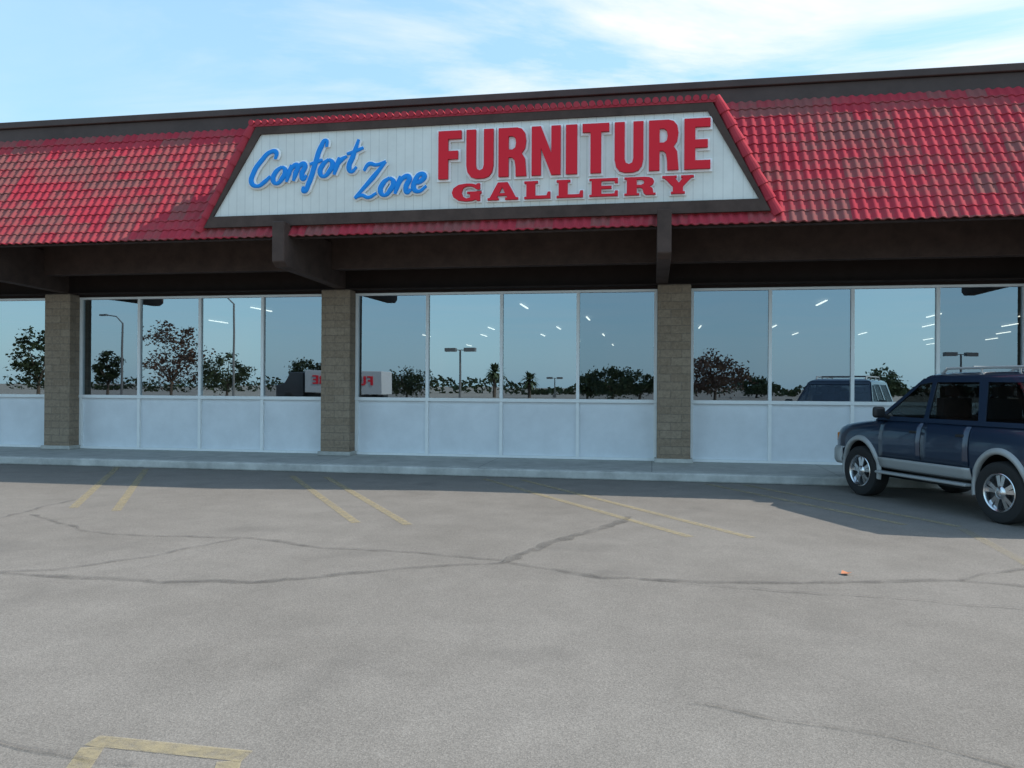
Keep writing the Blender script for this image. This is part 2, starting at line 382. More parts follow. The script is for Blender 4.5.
for bi,(a,b) in enumerate(zip(CX[:-1],CX[1:])):
    x0=a+CW+.003;x1=b-CW-.003; pw=(x1-x0)/4; fw=.030
    w=MB()
    w.box(x0,x1,-.05,.06,.155,.20); w.box(x0,x1,-.06,.06,ZS-.035,ZS+.03); w.box(x0,x1,-.05,.06,ZT-.045,ZT)
    for i in range(5):
        c=min(max(x0+i*pw,x0+fw),x1-fw); 
        w.box(c-fw,c+fw,-.045,.055,.202,ZS-.037); w.box(c-fw,c+fw,-.045,.055,ZS+.032,ZT-.047)
    win=w.make('window',M_alu,B); win['label']='row of four tall panes in thin white frames above white panels'
    for i in range(4):
        l=x0+i*pw+fw;r_=x0+(i+1)*pw-fw
        if i==0:l+=fw
        if i==3:r_-=fw
        g=MB(); y=random.uniform(-.004,.004); k=random.uniform(-.0022,.0022); k2=random.uniform(-.001,.003)
        g.poly([(l,y-k,ZS+.031),(r_,y+k,ZS+.031),(r_,y+k+k2,ZT-.046),(l,y-k+k2,ZT-.046)])
        g.make('pane',G[rows[bi][i]],win)
        g=MB(); g.box(l,r_,.012,.045,.201,ZS-.036); g.make('spandrel_panel',M_panel,win)
fix=[]
for ix in range(-6,6):
    for iy in range(0,7):
        if random.random()<.5: continue
        X=ix*2.9+.6+ (1.3 if iy%2 else 0); Y=4+iy*4.6
        if XL+1<X<XR-1: fix.append((X,Y))
first=None
for X,Y in fix:
    if first is None:
        w=MB(); w.box(-.024,.024,-.7,.7,-.03,0); first=w.make('ceiling_light',M_lamp,None,label='lit fluorescent strip on the shop ceiling',category='ceiling light',group='fluorescent lights in the shop'); o=first
    else:
        o=first.copy(); COL.objects.link(o)
    o.location=(X,Y,4.05)
fl=empty('flood_light',(-13.35,-1.45,6.40),label='small white flood light at the roof edge',category='light fixture')
w=MB(); w.box(-.13,.13,-.16,.02,-.08,.1); bevel(w.make('lamp_housing',M_white,fl),.03,3)
w=MB(); w.tube((0,.0,.02),(0,.25,.05),.03,.03,10); w.make('lamp_arm',M_white,fl)

# ------------------------------------------------------------------ sign
S=empty('store_sign',(0,SY,4.5),label='white trapezoid shop sign with red and blue lettering',category='sign')
w=MB(); w.prism([(p_[0],p_[1]-4.5) for p_ in (BLw,BRw,TRw,TLw)],-.02,.025); w.make('sign_board',M_board,S)
GL={
'R':(1.06,[[(0,0),(.48,0),(.48,.1),(.4,.1),(.4,.42),(.5,.42),(.58,.36),(.62,.1),(.7,.0),(1,0),(1,.1),(.93,.1),(.9,.36),(.8,.47),(.92,.58),(.95,.74),(.9,.9),(.78,.98),(.62,1),(0,1),(0,.9),(.08,.9),(.08,.1),(0,.1)],[(.4,.56),(.4,.86),(.54,.86),(.62,.8),(.64,.71),(.62,.62),(.54,.56)]]),
'E':(.98,[[(0,0),(1,0),(1,.3),(.9,.3),(.88,.14),(.42,.14),(.42,.42),(.78,.42),(.78,.58),(.42,.58),(.42,.86),(.88,.86),(.9,.72),(1,.72),(1,1),(0,1),(0,.9),(.08,.9),(.08,.1),(0,.1)]]),
'L':(.92,[[(0,0),(1,0),(1,.38),(.9,.38),(.86,.17),(.42,.17),(.42,.88),(.52,.88),(.52,1),(0,1),(0,.88),(.08,.88),(.08,.12),(0,.12)]]),
'A':(1.1,[[(0,0),(.36,0),(.36,.12),(.3,.12),(.33,.24),(.62,.24),(.65,.12),(.58,.12),(.58,0),(1,0),(1,.12),(.93,.12),(.66,1),(.34,1),(.07,.12),(0,.12)],[(.38,.38),(.48,.74),(.57,.38)]]),
'G':(1.08,[[(.95,1),(.87,1),(.82,.93),(.68,1),(.48,1.01),(.22,.95),(.05,.75),(0,.5),(.05,.25),(.22,.05),(.48,-.01),(.68,.01),(.8,.08),(.86,0),(.95,0),(.95,.42),(1,.42),(1,.54),(.52,.54),(.52,.42),(.62,.42),(.62,.2),(.5,.15),(.38,.25),(.33,.5),(.38,.75),(.5,.86),(.68,.84),(.85,.66),(.95,.66)]]),
'Y':(1.05,[[(.28,0),(.72,0),(.72,.12),(.66,.12),(.66,.4),(.93,.88),(1,.88),(1,1),(.6,1),(.6,.88),(.66,.88),(.53,.6),(.4,.88),(.46,.88),(.46,1),(0,1),(0,.88),(.07,.88),(.34,.4),(.34,.12),(.28,.12)]]),
}
BACK={'A':[(0,0),(1,0),(1,.12),(.93,.12),(.66,1),(.34,1),(.07,.12),(0,.12)]}
GP={  # plain heavy condensed capitals
'F':(.86,[[(0,0),(.42,0),(.42,.41),(.85,.41),(.85,.58),(.42,.58),(.42,.83),(1,.83),(1,1),(0,1)]]),
'I':(.40,[[(0,0),(1,0),(1,1),(0,1)]]),
'T':(.94,[[(.3,0),(.7,0),(.7,.83),(1,.83),(1,1),(0,1),(0,.83),(.3,.83)]]),
'U':(1.0,[[(0,1),(0,.25),(.05,.11),(.17,.02),(.35,-.015),(.65,-.015),(.83,.02),(.95,.11),(1,.25),(1,1),(.65,1),(.65,.26),(.61,.18),(.5,.15),(.39,.18),(.35,.26),(.35,1)]]),
'N':(1.04,[[(0,0),(.32,0),(.32,.55),(.68,0),(1,0),(1,1),(.68,1),(.68,.45),(.32,1),(0,1)]]),
'R':(1.02,[[(0,0),(.36,0),(.36,.39),(.47,.39),(.57,.34),(.61,.2),(.62,0),(1,0),(.97,.2),(.95,.36),(.83,.47),(.95,.57),(.99,.73),(.95,.88),(.83,.97),(.66,1),(0,1)],[(.36,.55),(.36,.83),(.5,.83),(.60,.79),(.63,.69),(.60,.59),(.5,.55)]]),
'E':(.88,[[(0,0),(1,0),(1,.17),(.42,.17),(.42,.42),(.9,.42),(.9,.58),(.42,.58),(.42,.83),(1,.83),(1,1),(0,1)]]),
}
def curve_mesh(cu,M=None):
    o=bpy.data.objects.new('tmp',cu); COL.objects.link(o)
    bpy.context.view_layer.update()
    me=bpy.data.meshes.new_from_object(o.evaluated_get(bpy.context.evaluated_depsgraph_get()))
    bpy.data.objects.remove(o)
    if M is not None: me.transform(M)
    me.materials.clear(); return me
def fill2d(loops,depth,offs=0,name='shape'):
    cu=bpy.data.curves.new(name,'CURVE'); cu.dimensions='2D'; cu.fill_mode='BOTH'; cu.extrude=depth/2; cu.offset=offs
    for lp_ in loops:
        sp=cu.splines.new('POLY'); sp.points.add(len(lp_)-1); sp.use_cyclic_u=True
        for q,(a,b) in zip(sp.points,lp_): q.co=(a,b,0,1)
    return cu
UP=Matrix.Rotation(R(90),4,'X')
def word(text,x0,x1,z0,z1,y,depth,parent,gap=.08,name='letter',M0=None,offs=0,mats=None,font=GL):
    tot=sum(font[c][0] for c in text)+gap*(len(text)-1); k=(x1-x0)/tot; x=x0
    for c in text:
        wd,loops=font[c]
        if offs: loops=[BACK[c]] if (font is GL and c in BACK) else loops[:1]
        cu=fill2d([[(x+a*wd*k,z0+b*(z1-z0)) for a,b in l] for l in loops],depth,offs)
        me=curve_mesh(cu,Matrix.Translation((0,y,0))@UP)
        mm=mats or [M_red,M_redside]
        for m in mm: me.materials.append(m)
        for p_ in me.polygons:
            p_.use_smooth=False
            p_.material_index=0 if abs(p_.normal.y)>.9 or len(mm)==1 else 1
        o=bpy.data.objects.new(name,me); link(o,parent)
        if M0 is not None: me.transform(M0)
        x+=(wd+gap)*k
word('FURNITURE',-3.50,.87,4.985-4.5,5.775-4.5,-.085,.05,S,gap=.19,font=GP)
word('FURNITURE',-3.50,.87,4.985-4.5,5.775-4.5,-.042,.03,S,gap=.19,font=GP,offs=.034,mats=[M_white],name='letter_backing')
word('GALLERY',-3.27,.62,4.61-4.5,4.895-4.5,-.08,.045,S,gap=.22)
word('GALLERY',-3.27,.62,4.61-4.5,4.895-4.5,-.042,.03,S,gap=.22,offs=.022,mats=[M_white],name='letter_backing')

def script_word(strokes,ox,oz,scale,xs_,rise,name,shear=.22):
    for nm,rad,yy,mat in((name+'_backing',.062,-.045,M_white),(name,.037,-.080,M_blue)):
        cu=bpy.data.curves.new(nm,'CURVE'); cu.dimensions='3D'; cu.bevel_depth=rad; cu.bevel_resolution=3; cu.resolution_u=8; cu.use_fill_caps=True
        for st in strokes:
            sp=cu.splines.new('BEZIER'); sp.bezier_points.add(len(st)-1)
            for i,(q,(a,b)) in enumerate(zip(sp.bezier_points,st)):
                q.co=((a+b*shear)*xs_,(b*scale)+a*xs_*rise,0); q.handle_left_type=q.handle_right_type='AUTO'
                # brush weight: heavy on the down strokes, light on turns and ends
                if i in(0,len(st)-1): q.radius=.72 if nm==name else .88
                else:
                    v0=Vector(st[i+1])-Vector(st[i-1]); q.radius=.82+.48*abs(v0.normalized().y)
        me=curve_mesh(cu,Matrix.Translation((ox,yy,oz))@UP@Matrix.Diagonal((1,1,.4,1)))
        me.materials.append(mat)
        for p_ in me.polygons: p_.use_smooth=True
        link(bpy.data.objects.new(nm,me),S)
comfort=[
 [(1.2,1.5),(1.15,1.92),(.85,2.0),(.42,1.55),(.12,.85),(.15,.25),(.5,.0),(.9,.2),(1.15,.5)],
 [(1.7,.98),(1.42,.7),(1.36,.25),(1.58,-.02),(1.88,.25),(1.94,.7),(1.7,.98)],
 [(2.22,1.0),(2.2,.5),(2.16,-.02)],[(2.18,.3),(2.42,.92),(2.58,.88),(2.58,.4),(2.55,-.02)],[(2.57,.3),(2.8,.92),(2.98,.88),(2.96,.3),(3.08,.0),(3.25,.2)],
 [(4.0,1.75),(3.88,2.15),(3.68,1.8),(3.58,.8),(3.48,-.3),(3.3,-.75),(3.2,-.45)],
 [(3.28,.85),(3.62,.92),(3.95,1.0)],
 [(4.3,.98),(4.04,.7),(3.98,.25),(4.2,-.02),(4.5,.25),(4.56,.7),(4.3,.98)],
 [(4.86,1.0),(4.84,.5),(4.8,-.02)],[(4.83,.4),(5.0,.8),(5.28,.98)],
 [(5.72,1.9),(5.62,.9),(5.56,.25),(5.72,.0),(5.98,.25)],[(5.25,1.12),(5.65,1.2),(6.1,1.35)],
]
script_word(comfort,-6.90,4.98-4.5,.285,.327,.105,'script_lettering')
zone=[
 [(.15,1.55),(.35,1.92),(.75,1.82),(1.25,1.95)],[(1.25,1.95),(.75,1.1),(.0,.0)],[(.0,.0),(.35,.12),(.75,-.05),(1.15,.15)],
 [(1.68,.98),(1.40,.7),(1.34,.25),(1.58,-.02),(1.88,.25),(1.94,.7),(1.68,.98)],
 [(2.24,1.0),(2.22,.5),(2.18,-.02)],[(2.2,.3),(2.5,.92),(2.72,.88),(2.7,.3),(2.82,.0),(3.0,.15)],
 [(3.15,.45),(3.45,.58),(3.55,.85),(3.32,.98),(3.12,.6),(3.16,.15),(3.42,-.02),(3.8,.25)],
]
script_word(zone,-4.96,4.73-4.5,.29,.325,.07,'script_lettering')

# ------------------------------------------------------------------ car
M_paint=simple('slate blue car paint',(.018,.036,.070),.30,metal=.3,coat=1.)
M_clad=simple('silver cladding',(.38,.39,.385),.42,metal=.2)
M_chrome=simple('bright alloy',(.72,.73,.74),.22,metal=1.)
M_tyre=simple('tyre rubber',(.018,.018,.018),.85,bump=.3,bscale=40)
M_black=simple('black plastic',(.012,.012,.013),.5)
M_seat=simple('grey seat cloth',(.10,.10,.10),.9)
M_cglass=glass_mat('tinted car glass',.16,(.9,.95,1.),(.34,.37,.37),0)
M_hl=simple('headlamp lens',(.65,.68,.70),.08,metal=.4,coat=1.)
M_amber=simple('amber lens',(.55,.2,.03),.15)
M_tail=simple('tail lens',(.4,.01,.01),.15)
KX,KZ=.87,1.04
hv=Vector((-.400,.917)).normalized(); lv_=Vector((-hv.y,hv.x))
HD=math.atan2(hv.y,hv.x)
cc=Vector((3.12,-3.12))-lv_*.775-hv*1.42*KX
CAR=empty('parked_car',(cc.x,cc.y,0),HD,label='dark blue sport utility vehicle with silver trim by the kerb',category='car')
ST=[(2.27,.60,.50,.84),(2.25,.70,.48,.885),(2.19,.78,.46,.93),(2.08,.835,.445,.972),(1.95,.862,.44,1.0),(1.75,.878,.43,1.028),(1.5,.885,.43,1.055),(1.2,.888,.43,1.085),(1.0,.89,.43,1.105),(.6,.89,.42,1.12),(0,.89,.42,1.125),(-.6,.89,.42,1.12),(-1.2,.89,.43,1.12),(-1.8,.888,.44,1.12),(-2.2,.875,.45,1.11),(-2.38,.84,.47,1.09),(-2.44,.78,.50,1.04)]
FL=[(0,None),(0.,-.14),(.05,-.045),(.2,-.008),(.42,.004),(.58,.008),(.72,-.004),(.84,-.026),(.92,-.055),(.97,-.10),(1.0,-.20),(1.03,None)]
def stat(x):
    for a,b in zip(ST[:-1],ST[1:]):
        if a[0]>=x>=b[0]:
            k=(a[0]-x)/(a[0]-b[0]); return tuple(a[i]*(1-k)+b[i]*k for i in range(4))
    return ST[-1]
def side(x,f,off=0.):
    _,w_,zb,zt=stat(x)
    P=[q for q in FL if q[1] is not None]
    for a,b in zip(P[:-1],P[1:]):
        if a[0]<=f<=b[0] and b[0]>a[0]:
            k=(f-a[0])/(b[0]-a[0]); return w_+a[1]*(1-k)+b[1]*k+off, zb+f*(zt-zb)
    return w_+off,zb+f*(zt-zb)
def fz(x,z):
    s_=stat(x); return (z-s_[2])/(s_[3]-s_[2])
w=MB(); rings=[]
SX=[]
for a,b in zip(ST[:-1],ST[1:]):
    k=max(1,int((a[0]-b[0])/.2)); SX+=[a[0]+(b[0]-a[0])*i/k for i in range(k)]
SX.append(ST[-1][0])
for x in SX:
    _,w_,zb,zt=stat(x); h=[]
    for f,o_ in FL:
        z=zb+f*(zt-zb)
        h.append((0 if o_ is None else w_+o_, z))
    ring=[(x,y,z) for y,z in h]+[(x,-y,z) for y,z in h[-2:0:-1]]
    rings.append(ring)
nr=len(rings[0])
for r_ in rings: w.v+=r_
for i in range(len(rings)-1):
    for j in range(nr):
        k=(j+1)%nr; w.f.append((i*nr+j,i*nr+k,(i+1)*nr+k,(i+1)*nr+j)); w.m.append(0)
w.f.append(tuple(reversed(range(nr)))); w.f.append(tuple(range((len(rings)-1)*nr,len(rings)*nr))); w.m+=[0,0]
body=w.make('body',[M_paint,M_black],None,smooth=True)
bm=bmesh.new(); bm.from_mesh(body.data); bmesh.ops.recalc_face_normals(bm,faces=bm.faces); bm.to_mesh(body.data); bm.free()
AR=.425
w=MB()
for ax in(1.42,-1.42):
    for sg in(1,-1):
        w.tube((ax,sg*.52,.37),(ax,sg*1.2,.37),AR,AR,40)
cut=w.make('cutter',[M_black])
bm=bmesh.new(); bm.from_mesh(cut.data); bmesh.ops.recalc_face_normals(bm,faces=bm.faces); bm.to_mesh(cut.data); bm.free()
md=body.modifiers.new('b','BOOLEAN'); md.operation='DIFFERENCE'; md.object=cut; md.solver='EXACT'
bpy.context.view_layer.update()
me=bpy.data.meshes.new_from_object(body.evaluated_get(bpy.context.evaluated_depsgraph_get()))
body.modifiers.clear(); body.data=me; body.parent=CAR
bpy.data.objects.remove(cut)
for p_ in me.polygons: p_.use_smooth=True
m_=body.modifiers.new('es','EDGE_SPLIT'); m_.split_angle=R(35)
# greenhouse: pillars with real openings, roof, glass, seats
gz0,gz1=1.085,1.65; yb,yt=.842,.675
WX0,WX1=1.10,.24
def sy(z): return yb-(z-gz0)*((yb-yt)/(gz1-gz0))
fn=Vector((gz1-gz0,0,WX0-WX1)).normalized()
def fpt(k,y,off): 
    return Vector((WX0+(WX1-WX0)*k,y,gz0+(gz1-gz0)*k))+fn*off
rn=Vector((-(gz1-gz0),0,.20)).normalized()
def rpt(k,y,off): 
    return Vector((-2.40+.20*k,y,gz0+(gz1-gz0)*k))+rn*off
WN=[[(.90,1.14),(.60,1.35),(.29,1.57),(.04,1.60),(.04,1.14)],[(-.04,1.14),(-.04,1.60),(-.85,1.60),(-.99,1.14)],[(-1.11,1.14),(-1.00,1.60),(-1.98,1.59),(-2.24,1.14)]]
def mapped(name,loops,depth,fn_,mat,parent=CAR):
    me=curve_mesh(fill2d(loops,depth)); me.materials.append(mat)
    for v_ in me.vertices: v_.co=fn_(v_.co.x,v_.co.y,v_.co.z)
    for p_ in me.polygons: p_.use_smooth=False
    bm=bmesh.new(); bm.from_mesh(me); bmesh.ops.remove_doubles(bm,verts=bm.verts,dist=.0002); bmesh.ops.recalc_face_normals(bm,faces=bm.faces); bm.to_mesh(me); bm.free()
    return link(bpy.data.objects.new(name,me),parent)
for sg in(1,-1):
    mapped('side_pillars',[[(WX0,gz0),(-2.40,gz0),(-2.20,gz1),(WX1,gz1)]]+WN,.03,lambda x,z,d:(x,sg*(sy(z)-.015+d),z),M_paint)
    for p_ in WN:
        w=MB(); w.poly([(x,sg*(sy(z)-.008),z) for x,z in p_]); w.make('side_window',[M_cglass],CAR)
mapped('windscreen_frame',[[(-yb,0),(yb,0),(yt,1),(-yt,1)],[(-.79,.07),(.79,.07),(.635,.92),(-.635,.92)]],.03,lambda a,k,d:fpt(k,a,d-.015),M_paint)
w=MB(); w.poly([fpt(.07,-.79,-.008),fpt(.07,.79,-.008),fpt(.92,.635,-.008),fpt(.92,-.635,-.008)]); w.make('windscreen',[M_cglass],CAR)
mapped('tailgate_frame',[[(-yb,0),(yb,0),(yt,1),(-yt,1)],[(-.72,.12),(.72,.12),(.60,.88),(-.60,.88)]],.03,lambda a,k,d:rpt(k,a,d-.015),M_paint)
w=MB(); w.poly([rpt(.12,-.72,-.008),rpt(.12,.72,-.008),rpt(.88,.60,-.008),rpt(.88,-.60,-.008)]); w.make('rear_window',[M_cglass],CAR)
gh=[(WX1+.012,yt+.003,gz1-.015),(-2.205,yt+.003,gz1-.015),(-2.205,-yt-.003,gz1-.015),(WX1+.012,-yt-.003,gz1-.015),
    (WX1-.03,yt-.035,gz1+.035),(-2.16,yt-.035,gz1+.035),(-2.16,-yt+.035,gz1+.035),(WX1-.03,-yt+.035,gz1+.035),
    (WX1-.17,yt-.18,1.725),(-2.02,yt-.18,1.725),(-2.02,-yt+.18,1.725),(WX1-.17,-yt+.18,1.725)]
gf=[(0,1,2,3),(0,4,5,1),(1,5,6,2),(2,6,7,3),(3,7,4,0),(4,8,9,5),(5,9,10,6),(6,10,11,7),(7,11,8,4),(8,11,10,9)]
g=mesh('roof',gh,gf,M_paint,CAR,smooth=True)
bm=bmesh.new(); bm.from_mesh(g.data); bmesh.ops.recalc_face_normals(bm,faces=bm.faces); bm.to_mesh(g.data); bm.free()
bevel(g,.03,4,12)
w=MB(); w.box(-2.36,1.0,-.78,.78,1.10,1.155); bevel(w.make('cabin_lining',M_black,CAR),.01,1)
for X in(.02,-.88,-1.65):
    for Y in(-.38,.38):
        w=MB(); w.box(X-.09,X+.05,Y-.23,Y+.23,1.156,1.40); w.box(X-.07,X+.02,Y-.12,Y+.12,1.43,1.55); w.box(X-.035,X-.015,Y-.05,Y+.05,1.39,1.44)
        bevel(w.make('seat',M_seat,CAR,smooth=True),.03,3)
def patch(name,x0,x1,zlo,zhi,off,mat,sg,nx_=8,nz_=7,th=.006,top=None):
    v=[];f=[]
    for i in range(nx_+1):
        x=x0+(x1-x0)*i/nx_; lo=zlo; hi=zhi
        for j in range(nz_+1):
            z=lo+(hi-lo)*j/nz_; y,_z=side(x,min(max(fz(x,z),.0),.965),off); v.append((x,sg*y,z))
    for i in range(nx_):
        for j in range(nz_):
            a=i*(nz_+1)+j; q=(a,a+1,a+nz_+2,a+nz_+1); f.append(q if sg<0 else q[::-1])
    o=mesh(name,v,f,mat,CAR,smooth=True); m=o.modifiers.new('s','SOLIDIFY'); m.thickness=th+off; m.offset=-1
    return o
for sg in(1,-1):
    for x0,x1,nm in((.02,.93,'front'),(-.90,.0,'rear')):
        patch('door',x0,x1,.60,1.08,.006,M_paint,sg)
        w=MB(); hx=x0+.10 ; y,_=side(hx,fz(hx,.97),.004)
        w.box(hx-.02,hx+.13,min(sg*y,sg*(y+.03)),max(sg*y,sg*(y+.03)),.94,.975); bevel(w.make('door_handle',M_black,CAR),.01,2)
    patch('lower_cladding',-.94,.94,.44,.585,.014,M_clad,sg,12,5)
    patch('lower_cladding',-2.30,-1.88,.47,.66,.014,M_clad,sg,5,4)
    patch('lower_cladding',1.88,2.10,.47,.66,.014,M_clad,sg,5,4)
    w=MB(); y0_,y1_=sorted((sg*.84,sg*.965)); w.box(-.93,.95,y0_,y1_,.365,.400); bevel(w.make('running_board',M_clad,CAR),.016,3)
    for ax in(1.42,-1.42):
        v=[];f=[];K=28
        for i in range(K+1):
            a=R(-12)+ (math.pi+R(24))*i/K; 
            for rr,oo in((AR-.012,-.03),(AR-.012,.026),(AR+.012,.034),(AR+.045,.024),(AR+.062,-.004)):
                X=ax+rr*math.cos(a); Z=.37+rr*math.sin(a); xx=min(max(X,-2.4),2.2)
                y=side(xx,min(max(fz(xx,Z),.03),.9),0)[0]
                yref=side(min(max(ax,-2.4),2.2),.45,0)[0]
                v.append((X,sg*(max(y,yref-.03)+oo),Z))
        for i in range(K):
            for j in range(4):
                q=(i*5+j,i*5+j+1,i*5+j+6,i*5+j+5); f.append(q if sg>0 else q[::-1])
        mesh('wheel_arch_flare',v,f,M_clad,CAR,smooth=True)
    w=MB(); y0_,y1_=sorted((sg*.90,sg*1.08)); w.box(.76,.86,y0_,y1_,1.12,1.27); bevel(w.make('wing_mirror',M_black,CAR,smooth=True),.04,4)
    w=MB(); w.tube((.80,sg*.82,1.12),(.81,sg*.93,1.16),.025,.025,8); w.make('mirror_arm',M_black,CAR)
    c_=R(26)*sg
    w=MB(); w.box(-.05,.045,-.15,.15,-.070,.070); h=w.make('headlight',M_hl,CAR); bevel(h,.02,3); h.location=(2.175,sg*.60,.80); h.rotation_euler=(0,0,c_)
    w=MB(); w.box(-.11,.05,-.03,.035,-.065,.065); h=w.make('indicator_light',M_amber,CAR); bevel(h,.015,3); h.location=(2.08,sg*.79,.80); h.rotation_euler=(0,0,c_*.55)
    w=MB(); w.box(-.06,.06,-.04,.04,-.17,.17); h=w.make('tail_light',M_tail,CAR); bevel(h,.015,2); h.location=(-2.36,sg*.80,.93)
    w=MB(); w.tube((-.05,sg*.53,1.775),(-2.0,sg*.53,1.775),.016,.016,10); w.tube((-.05,sg*.53,1.775),(.05,sg*.53,1.705),.016,.02,10); w.tube((-2.,sg*.53,1.775),(-2.1,sg*.53,1.70),.016,.02,10)
    for X in(-.7,-1.35): w.tube((X,sg*.53,1.70),(X,sg*.53,1.775),.014,.014,8)
    w.make('roof_rail',M_clad,CAR)
w=MB()
for X in(-.55,-1.6): w.tube((X,-.53,1.785),(X,.53,1.785),.014,.014,8)
w.make('roof_crossbar',M_clad,CAR)
def bumper(pts,z0,z1,name):
    v=[];f=[]; P=[(x,y) for x,y in pts]+[(x,-y) for x,y in reversed(pts[:-1])]
    for x,y in P:
        for z,o_ in((z0,-.03),(z0+.05,0),(z1-.05,0),(z1,-.035),(z1,-.12)):
            v.append((x+ (o_ if x>0 else -o_),y+(o_*.5 if y>0 else -o_*.5 if y<0 else 0),z))
    for i in range(len(P)-1):
        for j in range(4): f.append((i*5+j,i*5+j+1,i*5+j+6,i*5+j+5))
    o=mesh(name,v,f,M_clad,CAR,smooth=True); m=o.modifiers.new('s','SOLIDIFY'); m.thickness=.02; return o
bumper([(1.90,.900),(2.08,.885),(2.20,.83),(2.29,.70),(2.35,.48),(2.38,.22),(2.385,0)],.42,.67,'front_bumper')
bumper([(-1.92,.90),(-2.3,.895),(-2.46,.83),(-2.54,.6),(-2.56,0)],.45,.68,'rear_bumper')
w=MB(); w.box(2.18,2.275,-.42,.42,.73,.865); bevel(w.make('grille',M_black,CAR),.01,2)
w=MB()
for z in(.735,.770,.805,.840,.862): w.box(2.27,2.29,-.42,.42,z,z+.012)
w.box(2.27,2.295,-.435,-.42,.73,.875); w.box(2.27,2.295,.42,.435,.73,.875); w.make('grille_bar',M_chrome,CAR)
w=MB(); w.box(-2.2,2.0,-.5,.5,.27,.46); w.tube((1.42,-.7,.36),(1.42,.7,.36),.05,.05,8); w.tube((-1.42,-.7,.36),(-1.42,.7,.36),.06,.06,8); w.make('underbody',M_black,CAR)
for ch in list(CAR.children):
    ch.location.x*=KX; ch.location.z*=KZ
    for v_ in ch.data.vertices: v_.co.x*=KX; v_.co.z*=KZ
tp=[(.225,-.10),(.25,-.118),(.31,-.127),(.345,-.118),(.362,-.092),(.365,-.04),(.365,.04),(.362,.092),(.345,.118),(.31,.127),(.25,.118),(.212,.10)]
TY=MB(); TY.lathe(tp,48)
RM=MB(); RM.lathe([(.222,-.1),(.222,.108),(.230,.117),(.222,.122),(.208,.114),(.200,.088),(.192,.03)],48,0); RM.lathe([(.194,.03),(.02,.025),(0,.025)],48,1)
for k in range(10):
    a=2*math.pi*(k//2)/5+.3+(.20 if k%2 else -.20); ca,sa=math.cos(a),math.sin(a); b0=len(RM.v)
    for y,dr in((.035,0),(.096,-.005)):
        for r_,hw in((.05,.022),(.203,.034)):
            for s_ in(-1,1):
                RM.v.append((r_*ca-s_*(hw+dr)*sa, y-(.010 if (r_>.1 and y>.05) else 0), r_*sa+s_*(hw+dr)*ca))
    q=[(4,5,7,6),(0,1,5,4),(2,6,7,3),(0,4,6,2),(1,3,7,5)]
    RM.f+=[tuple(b0+i for i in z) for z in q]; RM.m+=[0]*5
RM.lathe([(.075,.03),(.075,.094),(.06,.106),(.035,.110),(.03,.118),(0,.120)],24,0)
ty=None
for ax in(1.42*KX,-1.42*KX):
    for sg in(1,-1):
        wh=empty('wheel',(ax,sg*.775,.365),math.pi if sg<0 else 0,CAR)
        if ty is None:
            ty=TY.make('tyre',M_tyre,wh,smooth=True); rm=RM.make('rim',[M_chrome,M_black],wh,smooth=True)
            e=rm.modifiers.new('es','EDGE_SPLIT'); e.split_angle=R(35)
            e=ty.modifiers.new('es','EDGE_SPLIT'); e.split_angle=R(35)
        else:
            a=ty.copy(); a.parent=wh; COL.objects.link(a); a=rm.copy(); a.parent=wh; COL.objects.link(a)

# ------------------------------------------------------------------ things across the car park (seen mirrored in the glass)
def leaf_mat(name,c1,c2):
    m,nt,b=newmat(name); b.inputs['Roughness'].default_value=.7
    tc=N(nt,'ShaderNodeTexCoord').outputs['Object']; n=N(nt,'ShaderNodeTexNoise',Scale=1.2,Detail=3.); nt.links.new(tc,n.inputs['Vector'])
    nt.links.new(ramp(nt,n.outputs['Fac'],[(.35,c1),(.65,c2)]),b.inputs['Base Color']); return m
M_leaf=leaf_mat('green foliage',(.03,.05,.022),(.07,.095,.04)); M_leafr=leaf_mat('reddish foliage',(.11,.06,.045),(.18,.11,.075)); M_bark=simple('bark',(.08,.06,.045),.9,noise=.2)
def tree(x,y,h,wd,seed,mat,lab):
    rnd=random.Random(seed)
    T=empty('tree',(x,y,0),label=lab,category='tree',group='trees across the car park')
    w=MB(); th=h*.25; w.tube((0,0,0),(.1,0,th),.16,.11,8)
    for k in range(6):
        a=k*1.05+rnd.random(); e=(math.cos(a)*wd*.3,math.sin(a)*wd*.3,th+h*rnd.uniform(.2,.5)); w.tube((.1,0,th*.9),e,.08,.02,6)
    w.make('trunk',M_bark,T)
    c=MB()
    for k in range(44):
        a=rnd.uniform(0,6.28); u=rnd.uniform(-1,1); rr=rnd.uniform(.25,1)**.5*.9
        if rnd.random()<.3: u=-abs(u)
        cx=math.cos(a)*math.sqrt(1-u*u)*rr*wd/2; cy=math.sin(a)*math.sqrt(1-u*u)*rr*wd/2; cz=h*.56+u*rr*h*.42
        cr_=rnd.uniform(.07,.17)*wd
        for _ in range(50):
            d=Vector((rnd.gauss(0,1),rnd.gauss(0,1),rnd.gauss(0,.8)))*cr_*.55; p_=Vector((cx,cy,max(cz,.5)))+d
            n1=Vector((rnd.gauss(0,1),rnd.gauss(0,1),rnd.gauss(0,1))).normalized(); n2=n1.orthogonal().normalized(); s_=rnd.uniform(.10,.24)
            c.poly([p_-n1*s_,p_+n2*s_*.6,p_+n1*s_,p_-n2*s_*.6])
    c.make('crown',mat,T)
def tree_at(px,ytop,wpx,depth,seed,mat,lab='leafy green tree across the car park'):
    x,y=bearing(px,depth); s_=FPX/depth; tree(x,y,1.58+(386-ytop)/s_,wpx/s_,seed,mat,lab)
tree_at(170,320,72,80,1,M_leafr,'tree with thinning reddish brown leaves'); tree_at(228,350,58,82,2,M_leaf); tree_at(38,325,46,70,3,M_leaf); tree_at(105,345,28,85,4,M_leaf)
